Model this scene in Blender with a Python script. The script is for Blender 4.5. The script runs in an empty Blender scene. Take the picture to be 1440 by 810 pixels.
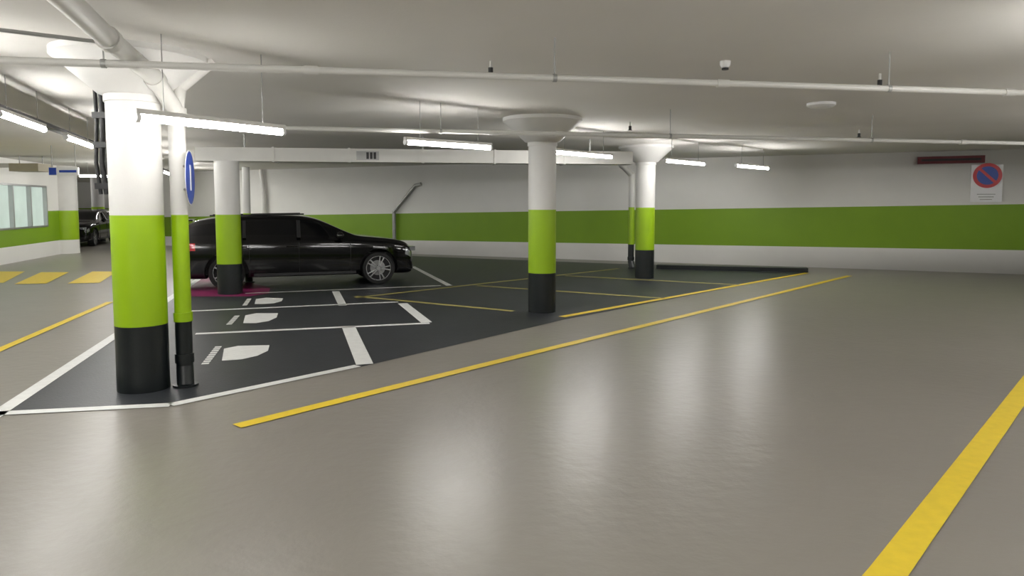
import bpy, bmesh, math, random
from mathutils import Vector, Matrix
random.seed(3)
scene = bpy.context.scene
scene.view_settings.view_transform = 'Standard'

# ------------------------------------------------ camera
CAMZ = 1.59; F = 1000.0; PITCH = math.atan(0.075)
cam_d = bpy.data.cameras.new('camera'); cam = bpy.data.objects.new('camera', cam_d)
scene.collection.objects.link(cam)
cam.location = (0, 0, CAMZ); cam.rotation_euler = (math.radians(90) - PITCH, 0, 0)
cam_d.sensor_width = 36; cam_d.lens = F / 1440 * 36; cam_d.shift_y = -42 / 1440
cam_d.clip_end = 200
scene.camera = cam

# survey helper: sight line measured from the photo, intersected with real planes
sp, cp = math.sin(PITCH), math.cos(PITCH)
def ray(u, v):
    a = (363 - v) / F
    return Vector(((u - 720) / F, cp + sp * a, -sp + cp * a))
def onz(u, v, z=0.0):
    r = ray(u, v); t = (z - CAMZ) / r.z
    return Vector((r.x * t, r.y * t, z))
def zat(v, y):
    r = ray(720, v); return CAMZ + r.z * y / r.y

# ------------------------------------------------ materials
def mat(name, col, rough=0.5, metal=0.0, emis=None, es=0.0, noise=0.0, nscale=4.0, bump=0.0, bscale=60.0, coat=0.0, rvar=0.0, spec=0.5, bdist=0.01):
    m = bpy.data.materials.new(name); m.use_nodes = True
    nt = m.node_tree; b = nt.nodes['Principled BSDF']
    b.inputs['Base Color'].default_value = (*col, 1)
    b.inputs['Roughness'].default_value = rough
    b.inputs['Metallic'].default_value = metal
    b.inputs['Coat Weight'].default_value = coat
    b.inputs['Specular IOR Level'].default_value = spec
    if emis: 
        b.inputs['Emission Color'].default_value = (*emis, 1); b.inputs['Emission Strength'].default_value = es
    tc = nt.nodes.new('ShaderNodeTexCoord')
    if noise > 0 or rvar > 0:
        n = nt.nodes.new('ShaderNodeTexNoise'); n.inputs['Scale'].default_value = nscale
        n.inputs['Detail'].default_value = 5; n.inputs['Roughness'].default_value = 0.5
        nt.links.new(tc.outputs['Object'], n.inputs['Vector'])
        if noise > 0:
            r = nt.nodes.new('ShaderNodeMapRange')
            r.inputs['From Min'].default_value = 0.2; r.inputs['From Max'].default_value = 0.8
            r.inputs['To Min'].default_value = 1 - noise; r.inputs['To Max'].default_value = 1 + noise
            nt.links.new(n.outputs['Fac'], r.inputs['Value'])
            vm = nt.nodes.new('ShaderNodeVectorMath'); vm.operation = 'SCALE'
            vm.inputs[0].default_value = col
            nt.links.new(r.outputs['Result'], vm.inputs['Scale'])
            nt.links.new(vm.outputs['Vector'], b.inputs['Base Color'])
        if rvar > 0:
            n3 = nt.nodes.new('ShaderNodeTexNoise'); n3.inputs['Scale'].default_value = 3.0
            n3.inputs['Detail'].default_value = 3; n3.inputs['Roughness'].default_value = 0.5
            nt.links.new(tc.outputs['Object'], n3.inputs['Vector'])
            r2 = nt.nodes.new('ShaderNodeMapRange')
            r2.inputs['From Min'].default_value = 0.1; r2.inputs['From Max'].default_value = 0.9
            r2.inputs['To Min'].default_value = rough - rvar; r2.inputs['To Max'].default_value = rough + rvar
            nt.links.new(n3.outputs['Fac'], r2.inputs['Value'])
            nt.links.new(r2.outputs['Result'], b.inputs['Roughness'])
    if bump > 0:
        n2 = nt.nodes.new('ShaderNodeTexNoise'); n2.inputs['Scale'].default_value = bscale
        n2.inputs['Detail'].default_value = 4
        nt.links.new(tc.outputs['Object'], n2.inputs['Vector'])
        bp = nt.nodes.new('ShaderNodeBump'); bp.inputs['Strength'].default_value = bump
        bp.inputs['Distance'].default_value = bdist
        nt.links.new(n2.outputs['Fac'], bp.inputs['Height'])
        nt.links.new(bp.outputs['Normal'], b.inputs['Normal'])
    return m

M = dict(
 floor=mat('epoxy_floor', (0.262, 0.243, 0.214), 0.315, noise=0.05, nscale=0.6, bump=0.36, bscale=10, rvar=0.02, spec=0.5),
 dark=mat('dark_floor_paint', (0.028, 0.031, 0.036), 0.42, noise=0.2, nscale=5, bump=0.2, bscale=40, spec=.4),
 ceil=mat('ceiling_paint', (0.65, 0.63, 0.595), 0.85, noise=0.04, nscale=0.8, bump=0.15, bscale=30),
 wall=mat('wall_white_paint', (0.86, 0.85, 0.82), 0.6, noise=0.02, nscale=2, bump=0.1),
 wgreen=mat('wall_green_shaded', (0.205, 0.37, 0.006), 0.5, noise=0.05, nscale=2, bump=0.1),  # same lime paint as the columns, the wall's dimmer light put into the colour
 cwhite=mat('column_white', (0.70, 0.69, 0.67), 0.55, noise=0.03, bump=0.1),
 cgreen=mat('column_lime', (0.30, 0.49, 0.004), 0.4, noise=0.04, bump=0.1),
 cdark=mat('column_anthracite', (0.006, 0.009, 0.010), 0.35, noise=0.1, bump=0.1),
 pipe=mat('pipe_white', (0.60, 0.59, 0.56), 0.45, noise=0.04),
 pgray=mat('galvanised_steel', (0.35, 0.35, 0.34), 0.4, metal=0.6, noise=0.1),
 blk=mat('black_plastic', (0.012, 0.012, 0.013), 0.5, noise=0.1),
 beige=mat('beige_duct_paint', (0.36, 0.32, 0.23), 0.5, noise=0.1),
 yellow=mat('yellow_line_paint', (0.82, 0.60, 0.03), 0.45, noise=0.07, nscale=14, bump=0.1),
 yellowd=mat('yellow_line_worn', (0.40, 0.35, 0.10), 0.5, noise=0.25, nscale=10),
 white=mat('white_line_paint', (0.78, 0.78, 0.76), 0.5, noise=0.08, nscale=14, bump=0.1),
 pink=mat('magenta_floor_paint', (0.24, 0.014, 0.10), 0.45, noise=0.2),
 tube=mat('lamp_tube', (1, 1, 1), 0.4, emis=(0.99, 0.975, 0.945), es=88),
 tubed=mat('lamp_tube_dimmed', (1, 1, 1), 0.4, emis=(0.99, 0.97, 0.93), es=45),  # same tube with output lowered so the near column does not overexpose
 glass=mat('lit_window_glass', (0.35, 0.42, 0.38), 0.08, emis=(0.75, 0.9, 0.82), es=0.45, noise=0.2, nscale=1.5),
 alu=mat('aluminium_frame', (0.5, 0.5, 0.5), 0.35, metal=0.8, noise=0.05),
 blue=mat('sign_blue', (0.01, 0.05, 0.36), 0.35, noise=0.03),
 red=mat('sign_red', (0.55, 0.02, 0.03), 0.35, noise=0.03),
 maroon=mat('maroon_casing', (0.11, 0.008, 0.014), 0.45, noise=0.1),
 swhite=mat('sign_white', (0.75, 0.75, 0.75), 0.4, noise=0.02),
 splate=mat('sign_plate_pale', (0.93, 0.93, 0.95), 0.4, noise=0.02),
)

class B:
    def __init__(s): s.v = []; s.f = []; s.m = []; s.used = []; s.sm = []
    def mi(s, k):
        if k not in s.used: s.used.append(k)
        return s.used.index(k)
    def add(s, vs, fs, k, smooth=False):
        o = len(s.v); s.v += [tuple(x) for x in vs]
        i = s.mi(k)
        for f in fs: s.f.append(tuple(o + a for a in f)); s.m.append(i); s.sm.append(smooth)
    def poly(s, pts, k): s.add(pts, [tuple(range(len(pts)))], k)
    def box(s, c, size, k, rot=0.0, R=None):
        R = R or Matrix.Rotation(rot, 3, 'Z'); c = Vector(c)
        hx, hy, hz = [a / 2 for a in size]
        vs = [c + R @ Vector((x, y, z)) for z in (-hz, hz) for x, y in ((-hx, -hy), (hx, -hy), (hx, hy), (-hx, hy))]
        s.add(vs, [(0, 3, 2, 1), (4, 5, 6, 7), (0, 1, 5, 4), (1, 2, 6, 5), (2, 3, 7, 6), (3, 0, 4, 7)], k)
    def cyl(s, p0, p1, r, k, r1=None, n=20, caps=True):
        p0 = Vector(p0); p1 = Vector(p1); r1 = r if r1 is None else r1
        d = (p1 - p0).normalized(); a = Vector((0, 0, 1)) if abs(d.z) < 0.9 else Vector((1, 0, 0))
        e1 = d.cross(a).normalized(); e2 = d.cross(e1)
        vs = []
        for p, rr in ((p0, r), (p1, r1)):
            for i in range(n):
                t = 2 * math.pi * i / n; vs.append(p + (e1 * math.cos(t) + e2 * math.sin(t)) * rr)
        s.add(vs, [(i, (i + 1) % n, n + (i + 1) % n, n + i) for i in range(n)], k, True)
        if caps:
            s.add(vs[:n], [tuple(range(n))[::-1]], k); s.add(vs[n:], [tuple(range(n))], k)
    def lathe(s, prof, c, axis='Z', n=40, k=None):
        for (r0, h0, kk), (r1, h1, _) in zip(prof[:-1], prof[1:]):
            vs = []
            for r, h in ((r0, h0), (r1, h1)):
                for i in range(n):
                    t = 2 * math.pi * i / n
                    if axis == 'Z': p = Vector((r * math.cos(t), r * math.sin(t), h))
                    else: p = Vector((r * math.cos(t), h, r * math.sin(t)))
                    vs.append(Vector(c) + p)
            s.add(vs, [(i, (i + 1) % n, n + (i + 1) % n, n + i) for i in range(n)], kk, True)
    def ball(s, c, r, k, n=14):
        prof = [(max(1e-4, r * math.sin(math.pi * i / 8)), -r * math.cos(math.pi * i / 8), k) for i in range(9)]
        s.lathe(prof, c, n=n)
    def path(s, pts, r, k, n=18):
        for a, b in zip(pts[:-1], pts[1:]): s.cyl(a, b, r, k, n=n)
        for p in pts[1:-1]: s.ball(p, r * 1.02, k, n=n)
    def strip(s, pts, w, z, k):
        for a, b in zip(pts[:-1], pts[1:]):
            a = Vector((a.x, a.y, z)); b = Vector((b.x, b.y, z))
            d = (b - a).normalized(); q = Vector((-d.y, d.x, 0)) * w / 2
            s.poly([a - q, b - q, b + q, a + q], k)
    def obj(s, name, recalc=True):
        me = bpy.data.meshes.new(name); me.from_pydata(s.v, [], s.f)
        for k in s.used: me.materials.append(M[k])
        for p, i, sm in zip(me.polygons, s.m, s.sm): p.material_index = i; p.use_smooth = sm
        me.update()
        bm = bmesh.new(); bm.from_mesh(me)
        bmesh.ops.remove_doubles(bm, verts=bm.verts, dist=1e-5)
        if recalc: bmesh.ops.recalc_face_normals(bm, faces=bm.faces)
        bm.to_mesh(me); bm.free()
        me.set_sharp_from_angle(angle=math.radians(38))
        o = bpy.data.objects.new(name, me); scene.collection.objects.link(o)
        return o

H = 2.85
# ------------------------------------------------ room shell
X0, X1, Y0, Y1 = -30, 21, -9, 44
b = B(); b.box(((X0+X1)/2, (Y0+Y1)/2, -0.1), (X1-X0, Y1-Y0, 0.2), 'floor'); b.obj('floor')
b = B(); b.box(((X0+X1)/2, (Y0+Y1)/2, H+0.1), (X1-X0, Y1-Y0, 0.2), 'ceil'); b.obj('ceiling')

def wall(name, a, c, z1a, z2a, z1c, z2c, thick=0.2, side=1, extra=None):
    a = Vector((a[0], a[1], 0)); c = Vector((c[0], c[1], 0))
    d = (c - a).normalized(); q = Vector((-d.y, d.x, 0)) * thick * side
    bb = B(); zs_a = [0, z1a, z2a, H]; zs_c = [0, z1c, z2c, H]
    up = Vector((0, 0, 1))
    for i, k in enumerate(('wall', 'wgreen', 'wall')):
        p = [a + up*zs_a[i], c + up*zs_c[i], c + up*zs_c[i+1], a + up*zs_a[i+1]]
        bb.poly(p, k); bb.poly([x + q for x in p][::-1], k)
    for e, zs in ((a, zs_a), (c, zs_c)):
        bb.poly([e, e + q, e + q + up*H, e + up*H], 'wall')
    return bb.obj(name, recalc=False)

A = onz(580, 357); C = onz(1440, 386)
dd = (C - A)
def lin(x, va, vc): return va + (vc - va) * (x - A.x) / (C.x - A.x)
def wy(x): return lin(x, A.y, C.y)
ztA, zbA, ztC, zbC = zat(300, A.y), zat(338, A.y), zat(287, C.y), zat(352, C.y)
xa, xc = -14.0, 20.8
wall('wall_back', (xa, wy(xa)), (xc, wy(xc)), lin(xa, zbA, zbC), lin(xa, ztA, ztC), lin(xc, zbA, zbC), lin(xc, ztA, ztC))
wall('wall_right', (20.9, -9), (20.9, wy(20.9)), .5, 1.6, .5, 1.6, side=-1)
wall('wall_front', (-30, -8.9), (21, -8.9), .5, 1.5, .5, 1.5, side=-1)
wall('wall_far', (-30, 40), (-10, 40), .5, 1.4, .5, 1.4)
wall('wall_outer', (-29.8, -9), (-29.8, 44), .5, 1.4, .5, 1.4)

# left partition with windows
La = onz(0, 373); Lb = onz(92, 356)
ld = (Lb - La).normalized()
Ls = La - ld * 16; Le = Lb
zw0, zw1 = zat(323, La.y), zat(258, La.y)
b = B(); nrm = Vector((ld.y, -ld.x, 0)); up = Vector((0,0,1))
Lw = La + ld * 3.4   # window end
def lw(p0, p1, z0, z1, k, off=0.0):
    o = nrm * off
    b.poly([p0+up*z0+o, p1+up*z0+o, p1+up*z1+o, p0+up*z1+o], k)
lw(Ls, Le, 0, .45, 'wall'); lw(Ls, Lw, .45, zw0, 'wgreen'); lw(Lw, Le, .45, 1.4, 'wgreen')
lw(Lw, Le, 1.4, H, 'wall'); lw(Ls, Lw, zw1, H, 'wall')
bk = nrm * -0.2
b.poly([Ls+bk, Le+bk, Le+bk+up*H, Ls+bk+up*H], 'wall')
b.obj('wall_left', recalc=False)
b = B()
L = (Lw - Ls).length
def wpt(s_, z, off): return Ls + ld*s_ + up*z + nrm*off
b.poly([wpt(0, zw0, -.08), wpt(L, zw0, -.08), wpt(L, zw1, -.08), wpt(0, zw1, -.08)], 'glass')
ang = math.atan2(ld.y, ld.x)
n = int(L / 1.15)
for i in range(n + 1):
    s_ = L - i * L / n
    b.box(wpt(s_, (zw0+zw1)/2, -.03), (.06, .12, zw1-zw0), 'alu', rot=ang)
for z in (zw0, zw1):
    b.box(wpt(L/2, z, -.03), (L, .12, .05), 'alu', rot=ang)
b.obj('window_1')

# ------------------------------------------------ floor markings
b = B()
zone = [onz(0, 582), onz(240, 571), onz(508, 516), onz(792, 450), onz(1138, 383), onz(1120, 378), onz(868, 371), onz(580, 360), onz(380, 356), onz(292, 384)]
b.poly([Vector((p.x, p.y, .003)) for p in zone], 'dark'); b.obj('dark_parking_bay_paint')
b = B()
W = lambda w, *pts: b.strip([onz(*p) for p in pts], w, .006, 'white')
W(.12, (-60, 622), (0, 580), (160, 474), (292, 384))
W(.11, (-60, 584), (0, 582), (240, 570), (503, 515))
W(.11, (275, 470), (604, 455))
W(.15, (566, 427), (600, 454))
W(.17, (490, 460), (513, 513))
W(.10, (268, 438), (560, 425))
W(.13, (472, 410), (482, 430))
W(.09, (345, 413), (620, 402))
W(.12, (580, 375), (632, 402))
b.obj('white_parking_lines')
b = B()
Y = lambda w, k, *pts: b.strip([onz(*p) for p in pts], w, .006, k)
Y(.125, 'yellow', (333, 600), (760, 494), (1195, 388))
Y(.145, 'yellow', (1180, 890), (1246, 810), (1440, 548), (1500, 467))
Y(.12, 'yellow', (790, 446), (1135, 384))
Y(.11, 'yellow', (0, 492), (155, 425))
Y(.11, 'yellow', (-80, 530), (0, 492))
for p in ([(500,417),(722,438)], [(670,402),(935,420)], [(795,388),(1040,401)], [(500,419),(870,378)]):
    Y(.11, 'yellowd', *p)
for q in ([(-40,398),(5,398),(35,382),(-5,382)], [(20,400),(65,399),(97,383),(58,383)], [(95,399),(140,398),(165,382),(130,382)], [(-110,402),(-50,400),(-12,384),(-60,384)]):
    b.poly([Vector((p.x, p.y, .006)) for p in (onz(*a) for a in q)], 'yellow')
b.obj('yellow_floor_lines')
b = B()
for q in ([(312,508),(315,491),(335,487),(379,486),(377,494),(362,501),(340,506)], [(342,455),(345,444),(360,441),(391,441),(389,447),(378,452),(360,455)], [(358,428),(360,421),(375,419),(398,420),(396,424),(385,427),(370,428)]):
    b.poly([Vector((p.x, p.y, .006)) for p in (onz(*a) for a in q)], 'white')
for p0, p1, n in (((288,513),(308,487),9), ((322,457),(334,444),8), ((344,430),(351,420),7)):
    a, c = onz(*p0), onz(*p1)
    for i in range(n):
        t0 = i / n; t1 = t0 + .72 / n
        q0, q1 = a.lerp(c, t0), a.lerp(c, t1)
        b.strip([q0, q1], .07, .006, 'white')
b.obj('charging_bay_floor_symbols')
b = B()
b.poly([Vector((p.x, p.y, .0045)) for p in (onz(*a) for a in [(255,417),(268,400),(288,386),(340,394),(380,405),(378,413),(350,417)])], 'pink')
b.obj('magenta_bay_paint')
# kerb along the wall
b = B(); k0, k1 = onz(925, 378), onz(1138, 383)
d = (k1 - k0); m_ = (k0 + k1) / 2
b.box((m_.x, m_.y + .12, .05), (d.length, .35, .10), 'cdark', rot=math.atan2(d.y, d.x)); b.obj('low_kerb')

# ------------------------------------------------ columns
def column(u, vb, vk, vg, r, cap=True, top=None, k3='cdark'):
    p = onz(u, vb); y = p.y; z1, z2 = zat(vk, y), zat(vg, y)
    p = Vector((p.x * (y + r) / y, y, 0))
    b = B(); t = top or H
    if cap:
        prof = [(r, 0, k3), (r, z1, 'cgreen'), (r, z2, 'cwhite'), (r, 2.44, 'cwhite'), (r*1.06, 2.445, 'cwhite'), (r*1.06, 2.50, 'cwhite'),
                (r*1.25, 2.51, 'cwhite'), (r*2.75, 2.79, 'cwhite'), (r*2.85, 2.80, 'cwhite'), (r*2.85, H, 'cwhite')]
    else:
        prof = [(r, 0, k3), (r, z1, 'cgreen'), (r, z2, 'cwhite'), (r, t, 'cwhite')]
    b.lathe(prof, (p.x, p.y + r, 0), n=64)
    b.obj('concrete_column'); return Vector((p.x, p.y + r, 0)), z1, z2
c1 = column(203, 555, 461, 303, .208)
c2 = column(324, 415, 372, 302, .21, cap=False, top=2.36)
c3 = column(762, 441, 385, 295, .205)
c4 = column(906, 392, 352, 292, .205)
def pillar(x, y, r, z1=.45, z2=1.4, base='wall'):
    b = B(); b.lathe([(r, 0, base), (r, z1, 'cgreen'), (r, z2, 'cwhite'), (r, H, 'cwhite')], (x, y, 0), n=48); b.obj('concrete_column')
pillar(Lb.x, Lb.y, .42)
pillar(-18.0, 31, .25, .6, 1.5, 'cdark'); pillar(-12.3, 33, .25, .6, 1.5, 'cdark')
pillar(-19.5, 36, .25, .6, 1.5, 'cdark')

# downpipes beside columns
def downpipe(u, vb, z1, z2, r, topz, name, top_pts=(), branch=False):
    p = onz(u, vb); b = B(); x, y = p.x * (p.y + r) / p.y, p.y + r
    b.cyl((x, y, .16), (x, y, z1), r, 'cdark'); b.cyl((x, y, z1), (x, y, z2), r, 'cgreen'); b.cyl((x, y, z2), (x, y, topz), r, 'cwhite')
    b.cyl((x, y, z1 - .02), (x, y, z1 + .06), r * 1.13, 'cgreen')
    b.ball((x, y, .16), r, 'cdark'); b.cyl((x, y, .16), (x + .03, y - .06, .0), r * 1.02, 'cdark')
    b.cyl((x, y, .2), (x, y, .28), r * 1.15, 'cdark')
    b.cyl((x+.03, y-.06, 0), (x+.03, y-.06, .02), r * 1.5, 'cdark')
    if top_pts:
        b.path([Vector((x, y, topz - .02))] + list(top_pts), r, 'pipe')
        for q in top_pts[:2]:
            b.cyl(q - Vector((0,0,.001)), q + (Vector((x, y, topz)) - q).normalized() * .07, r * 1.18, 'pipe')
    if branch:
        b.path([Vector((x, y, 2.35)), Vector((x+.03, y, 2.6)), Vector((x + .28, y + .1, H))], .06, 'pipe')
        b.cyl((x, y, 2.3), (x, y, 2.42), .085, 'pipe')
    b.obj(name); return Vector((x, y, 0))
dp = downpipe(261, 543, c1[1] + .02, c1[2], .070, 2.42, 'drain_pipe', [onz(216, 108, 2.62), onz(150, 52, 2.70), onz(60, -30, 2.72)], True)
downpipe(350, 397, c2[1], c2[2], .075, 2.36, 'drain_pipe')
dq = onz(887, 377); downpipe(887, 377, c4[1], c4[2], .075, 2.35, 'drain_pipe', [Vector((dq.x - .25, dq.y + .1, 2.6)), Vector((dq.x - .5, dq.y + .1, 2.84))])

# wall pipe at the back
b = B(); x = onz(556, 356).x
b.path([Vector((x, wy(x) - .12, .0)), Vector((x, wy(x) - .12, 1.35)), Vector((x + .75, wy(x + .75) - .12, 2.2)), Vector((x + .95, wy(x+.95) - .12, 2.25))], .06, 'pgray')
b.obj('wall_drain_pipe')
b = B(); x = onz(365, 352).x
b.path([Vector((x, wy(x) - .14, .0)), Vector((x, wy(x) - .14, 1.9)), Vector((x-.1, wy(x) - .14, 2.84))], .08, 'pipe'); b.obj('wall_drain_pipe')

# ------------------------------------------------ ceiling pipes
def hpipe(name, a, c, r, k='pipe', hang=(), coll=()):
    b = B(); b.cyl(a, c, r, k)
    for t in hang:
        p = a.lerp(c, t); b.cyl(p, Vector((p.x, p.y, H)), .006, 'pgray', n=8); b.cyl(p - (c-a).normalized()*.015, p + (c-a).normalized()*.015, r*1.2, 'pgray')
    for t in coll:
        p = a.lerp(c, t); b.cyl(p - (c-a).normalized()*.05, p + (c-a).normalized()*.05, r*1.25, k)
    return b.obj(name)
a, c = onz(-150, 80, 2.55), onz(1700, 139, 2.55)
hpipe('sprinkler_pipe', a, c, .026, hang=(.12, .42, .69, .9), coll=(.25, .55, .8))
a, c = onz(250, 177, 2.5), onz(1700, 207, 2.5)
hpipe('sprinkler_pipe', a, c, .028, hang=(.2, .4, .6, .8), coll=(.3, .7))
a, c = onz(-100, 30, 2.75), onz(165, 62, 2.75)
hpipe('sprinkler_pipe', a, c, .014, 'pgray')
a, c = onz(980, 192, 2.72), onz(1440, 200, 2.72)
hpipe('conduit_pipe', a, c, .015)
# main ventilation duct
a, c = onz(272, 226, 2.36), onz(888, 231, 2.36); d = c - a; m_ = (a + c) / 2; rt = math.atan2(d.y, d.x)
b = B(); b.box((m_.x, m_.y + .2, 2.48), (d.length, .4, .24), 'pipe', rot=rt)
for i in range(1, 6):
    p = a.lerp(c, i / 6); b.box((p.x, p.y + .2, 2.48), (.035, .43, .27), 'pipe', rot=rt)
gp = a.lerp(c, (505 - 272) / 616)
for i in range(5):
    b.box((gp.x + (i-2)*.065, gp.y - .008, 2.475), (.045, .02, .12), 'blk', rot=rt)
b.box((gp.x, gp.y - .004, 2.475), (.4, .015, .16), 'pgray', rot=rt)
for t in (.1, .5, .9):
    p = a.lerp(c, t); b.box((p.x, p.y + .2, 2.725), (.03, .03, .25), 'pgray')
b.obj('ventilation_duct')
b = B(); p = onz(44, 236, 2.55); b.box(p, (.75, .6, .2), 'beige'); b.box(p + Vector((-.9, 0, .06)), (1.1, .35, .1), 'pipe')
for s_ in (-.3, .3): b.cyl(p + Vector((s_, 0, .1)), (p.x + s_, p.y, H), .012, 'pgray', n=8)
b.obj('ventilation_unit')

# sprinkler heads, detectors
def head(u, v, z, name):
    p = onz(u, v, z); b = B()
    b.cyl(p, (p.x, p.y, H), .012, 'pipe', n=10); b.cyl(p - Vector((0,0,.03)), p + Vector((0,0,.03)), .022, 'blk', n=14)
    b.cyl(p - Vector((0,0,.035)), p - Vector((0,0,.03)), .035, 'blk', n=14); b.obj(name)
head(690, 100, 2.76, 'sprinkler_head'); head(1237, 117, 2.76, 'sprinkler_head'); head(886, 180, 2.76, 'sprinkler_head'); head(1208, 190, 2.76, 'sprinkler_head')
def det(u, v, r):
    p = onz(u, v, H); b = B(); b.lathe([(r, H, 'swhite'), (r, H-.03, 'swhite'), (r*.75, H-.055, 'swhite'), (.001, H-.06, 'swhite')], (p.x, p.y, 0), n=32); return b, p
bb, p = det(1155, 145, .17); bb.obj('ceiling_detector')
bb, p = det(1020, 86, .045); bb.cyl((p.x, p.y, H-.06), (p.x, p.y, H-.075), .03, 'blk', n=16); bb.obj('ceiling_detector')

# ------------------------------------------------ fluorescent lamps
def lamp(c, dirv, ln=1.5, z=2.45, k='tube'):
    b = B(); d = Vector((dirv[0], dirv[1], 0)).normalized(); c = Vector((c[0], c[1], z)); ang = math.atan2(d.y, d.x)
    b.cyl(c - d*ln/2, c + d*ln/2, .028, k, n=14)
    b.box(c + Vector((0,0,.045)), (ln+.06, .05, .035), 'pipe', rot=ang)
    for s_ in (-1, 1):
        b.cyl(c + d*s_*(ln/2), c + d*s_*(ln/2+.03), .033, 'swhite', n=14)
        p = c + d*s_*ln*.35; b.cyl(p + Vector((0,0,.05)), (p.x, p.y, H), .004, 'pgray', n=6)
    b.obj('fluorescent_lamp')
ends = [((192,165),(398,186),2.22,'tubed'), ((570,200),(690,208),2.34,'tube'), ((780,214),(860,221),2.42,'tube'), ((935,226),(990,231),2.42,'tube'), ((1035,233),(1080,237),2.42,'tube')]
P0 = onz(295, 175, 2.45); P4 = onz(1058, 235, 2.45)
dA = (P4 - P0).normalized()
for (e0, e1, z, k) in ends:
    q0_, q1_ = onz(*e0, z), onz(*e1, z); lamp((q0_ + q1_) / 2, q1_ - q0_, (q1_ - q0_).length - .04, z, k)
for i in range(1, 3):
    p = P0 - dA * 3.05 * (i + .6); lamp(p, dA)
perp = Vector((dA.y, -dA.x, 0))
for i in range(-3, 5):
    p = P0 + dA * 3.0 * i + perp * 7.5
    lamp(p, dA)
# left aisle row
q0 = onz(33, 172, 2.45); q1 = onz(112, 200, 2.45); dL = (q1 - q0)
for i in range(-3, 8):
    lamp(q0 + dL * i, dL)
b = B(); s0 = q0 - dL*3 + Vector((-.12,0,.1)); s1 = q0 + dL * 7 + Vector((-.12,0,.1)); b.box((s0+s1)/2, ((s1-s0).length, .1, .05), 'blk', rot=math.atan2(dL.y, dL.x)); b.obj('cable_tray')
lamp((-20, 24), dL); lamp((-20.5, 30), dL); lamp((-16, 35), dL)
lamp((-12.2, 21.5), (1, .1), k='tubed'); lamp((-15.6, 31.5), (1, .1)); lamp((-19, 38), (1, 0))

# ------------------------------------------------ signs
sc = Vector((dp.x + .125, dp.y - .05, 0)); sc.z = zat(250, sc.y)
vd = Vector((sc.x, sc.y, 0)).normalized()
nv = (-vd * .15 + Vector((vd.y, -vd.x, 0)) * .988).normalized()
b = B(); b.cyl(sc - nv*.004, sc, .235, 'swhite', n=48); b.cyl(sc, sc + nv*.003, .225, 'blue', n=48)
b.box(sc + nv*.004, (.05, .004, .22), 'swhite', rot=math.atan2(nv.y, nv.x) + math.pi/2)
for z in (-.1, .1): b.cyl((dp.x, dp.y, sc.z + z), sc + Vector((0,0,z)) - nv*.004, .012, 'pgray', n=8)
b.obj('round_blue_traffic_sign')
def wallpt(u, v, off=.03):
    r = ray(u, v); n_ = Vector((-dd.y, dd.x, 0)).normalized()
    t = ((A - cam.location).dot(n_)) / r.dot(n_); p = cam.location + r * t
    return p - n_ * off
nw = -Vector((-dd.y, dd.x, 0)).normalized(); rw = math.atan2(dd.y, dd.x)
b = B(); p = wallpt(1387, 258)
b.box(p, (.62, .015, .86), 'splate', rot=rw)
p2 = wallpt(1388, 247, .05)
R0 = .285
b.cyl(p2, p2 + nw*.012, R0, 'red', n=48); b.cyl(p2 + nw*.012, p2 + nw*.016, R0*.74, 'blue', n=48)
Rm = Matrix.Rotation(rw, 3, 'Z') @ Matrix.Rotation(math.radians(45), 3, 'Y')
b.box(p2 + nw*.018, (R0*1.55, .006, .06), 'red', R=Rm)
for i, z in enumerate((-.22, -.28, -.34)): b.box(p + nw*.012 + Vector((0, 0, z-.03)), (.36 - .06*i, .004, .018), 'pgray', rot=rw)
b.obj('no_parking_sign')
b = B(); p = wallpt(1336, 225, .08); b.box(p, (1.35, .12, .17), 'maroon', rot=rw); b.box(p + nw*.07, (1.2, .02, .05), 'blk', rot=rw); b.obj('maroon_wall_box')  # plain maroon strip box on the wall, not a lamp
b = B(); p = onz(90, 241, 2.3); b.box(p, (.62, .06, .17), 'swhite'); b.box(p + Vector((-.22, -.035, 0)), (.15, .01, .15), 'blue'); b.box(p + Vector((.1, -.035, 0)), (.36, .01, .05), 'blue')
for s_ in (-.25, .25): b.cyl(p + Vector((s_, 0, .08)), (p.x + s_, p.y, H), .01, 'pgray', n=8)
b.obj('hanging_direction_sign')
b = B(); q = c1[0] + Vector((-.30, .05, 0))
for i, (dx, r) in enumerate(((0, .022), (-.05, .016), (.04, .012))):
    b.path([Vector((q.x+dx, q.y, 2.72)), Vector((q.x+dx+.01, q.y, 2.3)), Vector((q.x+dx-.01, q.y, 1.95)), Vector((q.x+dx+.02, q.y, 1.68))], r, 'blk', n=10)
for z in (2.35, 2.1, 1.75): b.box((q.x, q.y, z), (.13, .06, .05), 'blk')
b.obj('hanging_cables')

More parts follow.
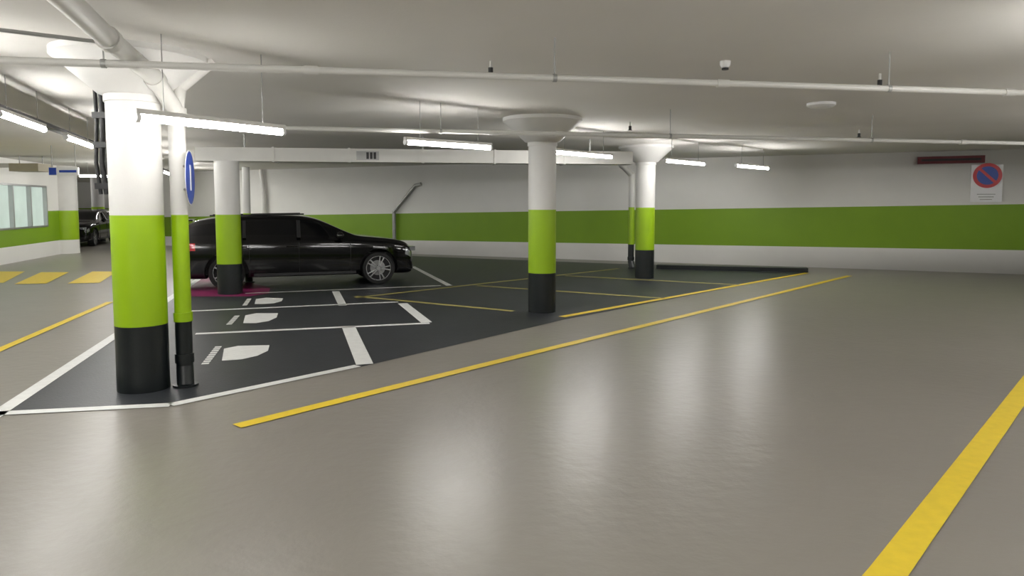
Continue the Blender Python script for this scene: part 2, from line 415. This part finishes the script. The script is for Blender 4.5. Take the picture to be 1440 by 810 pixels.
# ------------------------------------------------ cars
M['paint'] = mat('car_black_paint', (0.0015, 0.0015, 0.002), 0.10, noise=0.05, coat=0.3, spec=0.4)
M['cglass'] = mat('car_dark_glass', (0.002, 0.002, 0.003), 0.04, noise=0.05, spec=0.4)
M['tire'] = mat('tyre_rubber', (0.008, 0.008, 0.008), 0.75, noise=0.1, bump=.2)
M['rim'] = mat('alloy_rim', (0.55, 0.56, 0.58), 0.25, metal=.9, noise=0.05)
M['tail'] = mat('tail_lamp_red', (0.5, 0.01, 0.015), 0.12, noise=0.1, coat=1.0)
M['headl'] = mat('head_lamp_lens', (0.45, 0.47, 0.5), 0.08, metal=.6, noise=0.2, nscale=12, coat=1)
def lerp(a, b_, t): return a + (b_ - a) * t
def build_car(loc, yaw):
    ST = [(-2.32,.42,.60,.63,.66,.5),(-2.30,.30,.80,.84,.80,.60),(-2.25,.24,.93,.98,.86,.64),(-2.14,.20,.95,1.17,.88,.61),(-2.00,.19,.95,1.30,.89,.61),
          (-1.55,.19,.945,1.375,.895,.63),(-.9,.19,.93,1.405,.90,.65),(-.35,.19,.925,1.405,.90,.655),(.0,.19,.92,1.385,.90,.65),(.27,.19,.915,1.32,.90,.64),
          (.60,.19,.91,1.16,.90,.66),(.92,.19,.90,1.01,.90,.70),(1.02,.19,.895,.975,.90,.70),(1.42,.19,.87,.94,.895,.69),(1.75,.19,.835,.90,.88,.66),
          (1.96,.18,.79,.85,.85,.62),(2.08,.18,.71,.77,.79,.56),(2.14,.24,.57,.62,.70,.46)]
    rings = []
    for x, zb, zs, zt, w, wt in ST:
        h = zs - zb
        pts = [(0, zb), (w*.75, zb), (w*.955, zb+.05), (w*.985, zb+.11), (w, zb + h*.45), (w*.985, zs-.19 if h > .4 else zs-h*.35), (w*.975, zs-.05), (w*.94, zs)]
        bx, bz = w*.94, zs
        for t, e in ((.08,.0), (.84,.0), (.95,.0)):
            pts.append((lerp(bx, wt, t**.9), lerp(bz, zt, t)))
        pts += [(wt*.80, lerp(bz, zt, .985)), (wt*.4, zt), (0, zt+.002)]
        rings.append((x, pts))
    b = B(); n = len(rings[0][1])
    for i in range(len(rings)-1):
        x0, p0 = rings[i]; x1, p1 = rings[i+1]
        for j in range(n-1):
            k = 'paint'
            if j == 8 and 3 <= i <= 9: k = 'cglass'
            if 9 <= i <= 10 and j >= 10: k = 'cglass'
            if i == 2 and j >= 10: k = 'cglass'
            if j in (5,) and i in (1, 2, 3): k = 'tail'
            if j == 5 and i in (15,): k = 'headl'
            if j in (0, 1): k = 'blk'
            for s_ in (1, -1):
                q = [(x0, s_*p0[j][0], p0[j][1]), (x1, s_*p1[j][0], p1[j][1]), (x1, s_*p1[j+1][0], p1[j+1][1]), (x0, s_*p0[j+1][0], p0[j+1][1])]
                b.add(q if s_ < 0 else q[::-1], [(0,1,2,3)], k, True)
    for idx in (0, -1):
        x, p = rings[idx]
        for j in range(n-1):
            b.add([(x, p[j][0], p[j][1]), (x, p[j+1][0], p[j+1][1]), (x, -p[j+1][0], p[j+1][1]), (x, -p[j][0], p[j][1])], [(0,1,2,3)], 'paint', True)
    body = b.obj('body')
    if 'sharp_edge' in body.data.attributes: body.data.attributes.remove(body.data.attributes['sharp_edge'])
    mod = body.modifiers.new('s', 'SUBSURF'); mod.levels = 2; mod.render_levels = 2
    cutters = []
    for x in (-1.42, 1.40):
        bc = B(); bc.cyl((x, -1.2, .33), (x, 1.2, .33), .385, 'blk', n=48); cu = bc.obj('cut'); cutters.append(cu)
        bo = body.modifiers.new('b', 'BOOLEAN'); bo.operation = 'DIFFERENCE'; bo.object = cu; bo.solver = 'EXACT'
    dg = bpy.context.evaluated_depsgraph_get(); dg.update()
    me = bpy.data.meshes.new_from_object(body.evaluated_get(dg)); body.modifiers.clear(); body.data = me
    for c_ in cutters: bpy.data.objects.remove(c_)
    for p in me.polygons: p.use_smooth = True
    me.set_sharp_from_angle(angle=math.radians(50))
    parts = [body]
    b = B(); b.box((-.05, 0, .45), (3.8, 1.2, .36), 'blk'); o = b.obj('underbody'); parts.append(o)
    for x, nm in ((-1.42, 'rear'), (1.40, 'front')):
        for s_, sn in ((-1, 'right'), (1, 'left')):
            b = B(); R = .325; yo = .87
            def Lp(prof): b.lathe([(r, s_*h, k) for r, h, k in prof], (x, 0, .327), axis='Y', n=48)
            Lp([(R-.08, yo-.22, 'tire'), (R-.02, yo-.215, 'tire'), (R, yo-.19, 'tire'), (R, yo-.03, 'tire'), (R-.015, yo-.005, 'tire'), (R-.065, yo, 'tire'), (R-.08, yo-.02, 'rim'), (R-.09, yo-.02, 'rim'), (R-.10, yo-.17, 'blk'), (.01, yo-.17, 'blk')])
            Lp([(.001, yo-.02, 'rim'), (.05, yo-.02, 'rim'), (.06, yo-.04, 'rim'), (.06, yo-.1, 'rim')])
            for i in range(10):
                t = 2*math.pi*(i//2)/5 + (.17 if i % 2 else -.17)
                Rr = Matrix.Rotation(-t, 3, 'Y')
                b.box(Vector((x, s_*(yo-.035), .327)) + Rr @ Vector((.14, 0, 0)), (.205, .03, .026), 'rim', R=Rr)
            b.cyl((x, s_*(yo-.14), .327), (x, s_*(yo-.12), .327), .15, 'pgray', n=32)
            parts.append(b.obj('wheel_%s_%s' % (nm, sn)))
    b = B()
    for s_ in (-1, 1):
        b.ball((.64, s_*.98, .99), .08, 'paint', n=16); b.box((.64, s_*.92, .95), (.07, .1, .03), 'paint')
        for x in (-.25, -1.15): b.box((x, s_*.893, .80), (.19, .02, .022), 'paint')
        for x in (.85, -.12, -1.02): b.box((x, s_*.893, .56), (.006, .012, .62), 'blk')
        b.box((-.12, s_*.80, 1.13), (.07, .02, .37), 'blk', R=Matrix.Rotation(s_*.49, 3, 'X'))
        b.box((-1.1, s_*.79, 1.13), (.06, .02, .36), 'blk', R=Matrix.Rotation(s_*.49, 3, 'X'))
        b.cyl((-1.7, s_*.585, 1.385), (.0, s_*.6, 1.41), .014, 'blk', n=8)
        b.box((0, s_*.895, .27), (1.9, .03, .05), 'blk')
        b.box((-2.29, s_*.64, .80), (.06, .26, .12), 'tail'); b.box((-2.30, s_*.66, .74), (.06, .2, .03), 'headl')
        b.box((2.06, s_*.62, .70), (.14, .24, .09), 'headl', rot=-s_*.5)
        b.box((2.13, s_*.14, .57), (.04, .2, .13), 'blk'); b.box((2.10, s_*.60, .33), (.06, .16, .09), 'blk')
    b.box((-2.33, 0, .62), (.02, .5, .11), 'swhite'); b.box((2.16, 0, .40), (.02, .5, .11), 'swhite'); b.box((2.12, 0, .3), (.06, 1.0, .12), 'blk')
    b.box((-2.08, 0, 1.295), (.16, 1.0, .03), 'paint')
    parts.append(b.obj('trim_and_lights'))
    e = bpy.data.objects.new('car', None); scene.collection.objects.link(e)
    for o in parts: o.parent = e
    e.location = loc; e.rotation_euler = (0, 0, yaw)
    return e
fw = onz(533, 400); yaw = math.radians(20)
off = Matrix.Rotation(yaw, 3, 'Z') @ Vector((1.40, -.87, 0))
build_car((fw.x - off.x, fw.y - off.y, 0), yaw)
build_car((-17.3, 28.6, 0), math.radians(-75))

w = bpy.data.worlds.new('world'); scene.world = w; w.use_nodes = True
w.node_tree.nodes['Background'].inputs['Color'].default_value = (.6, .6, .58, 1); w.node_tree.nodes['Background'].inputs['Strength'].default_value = 0.1
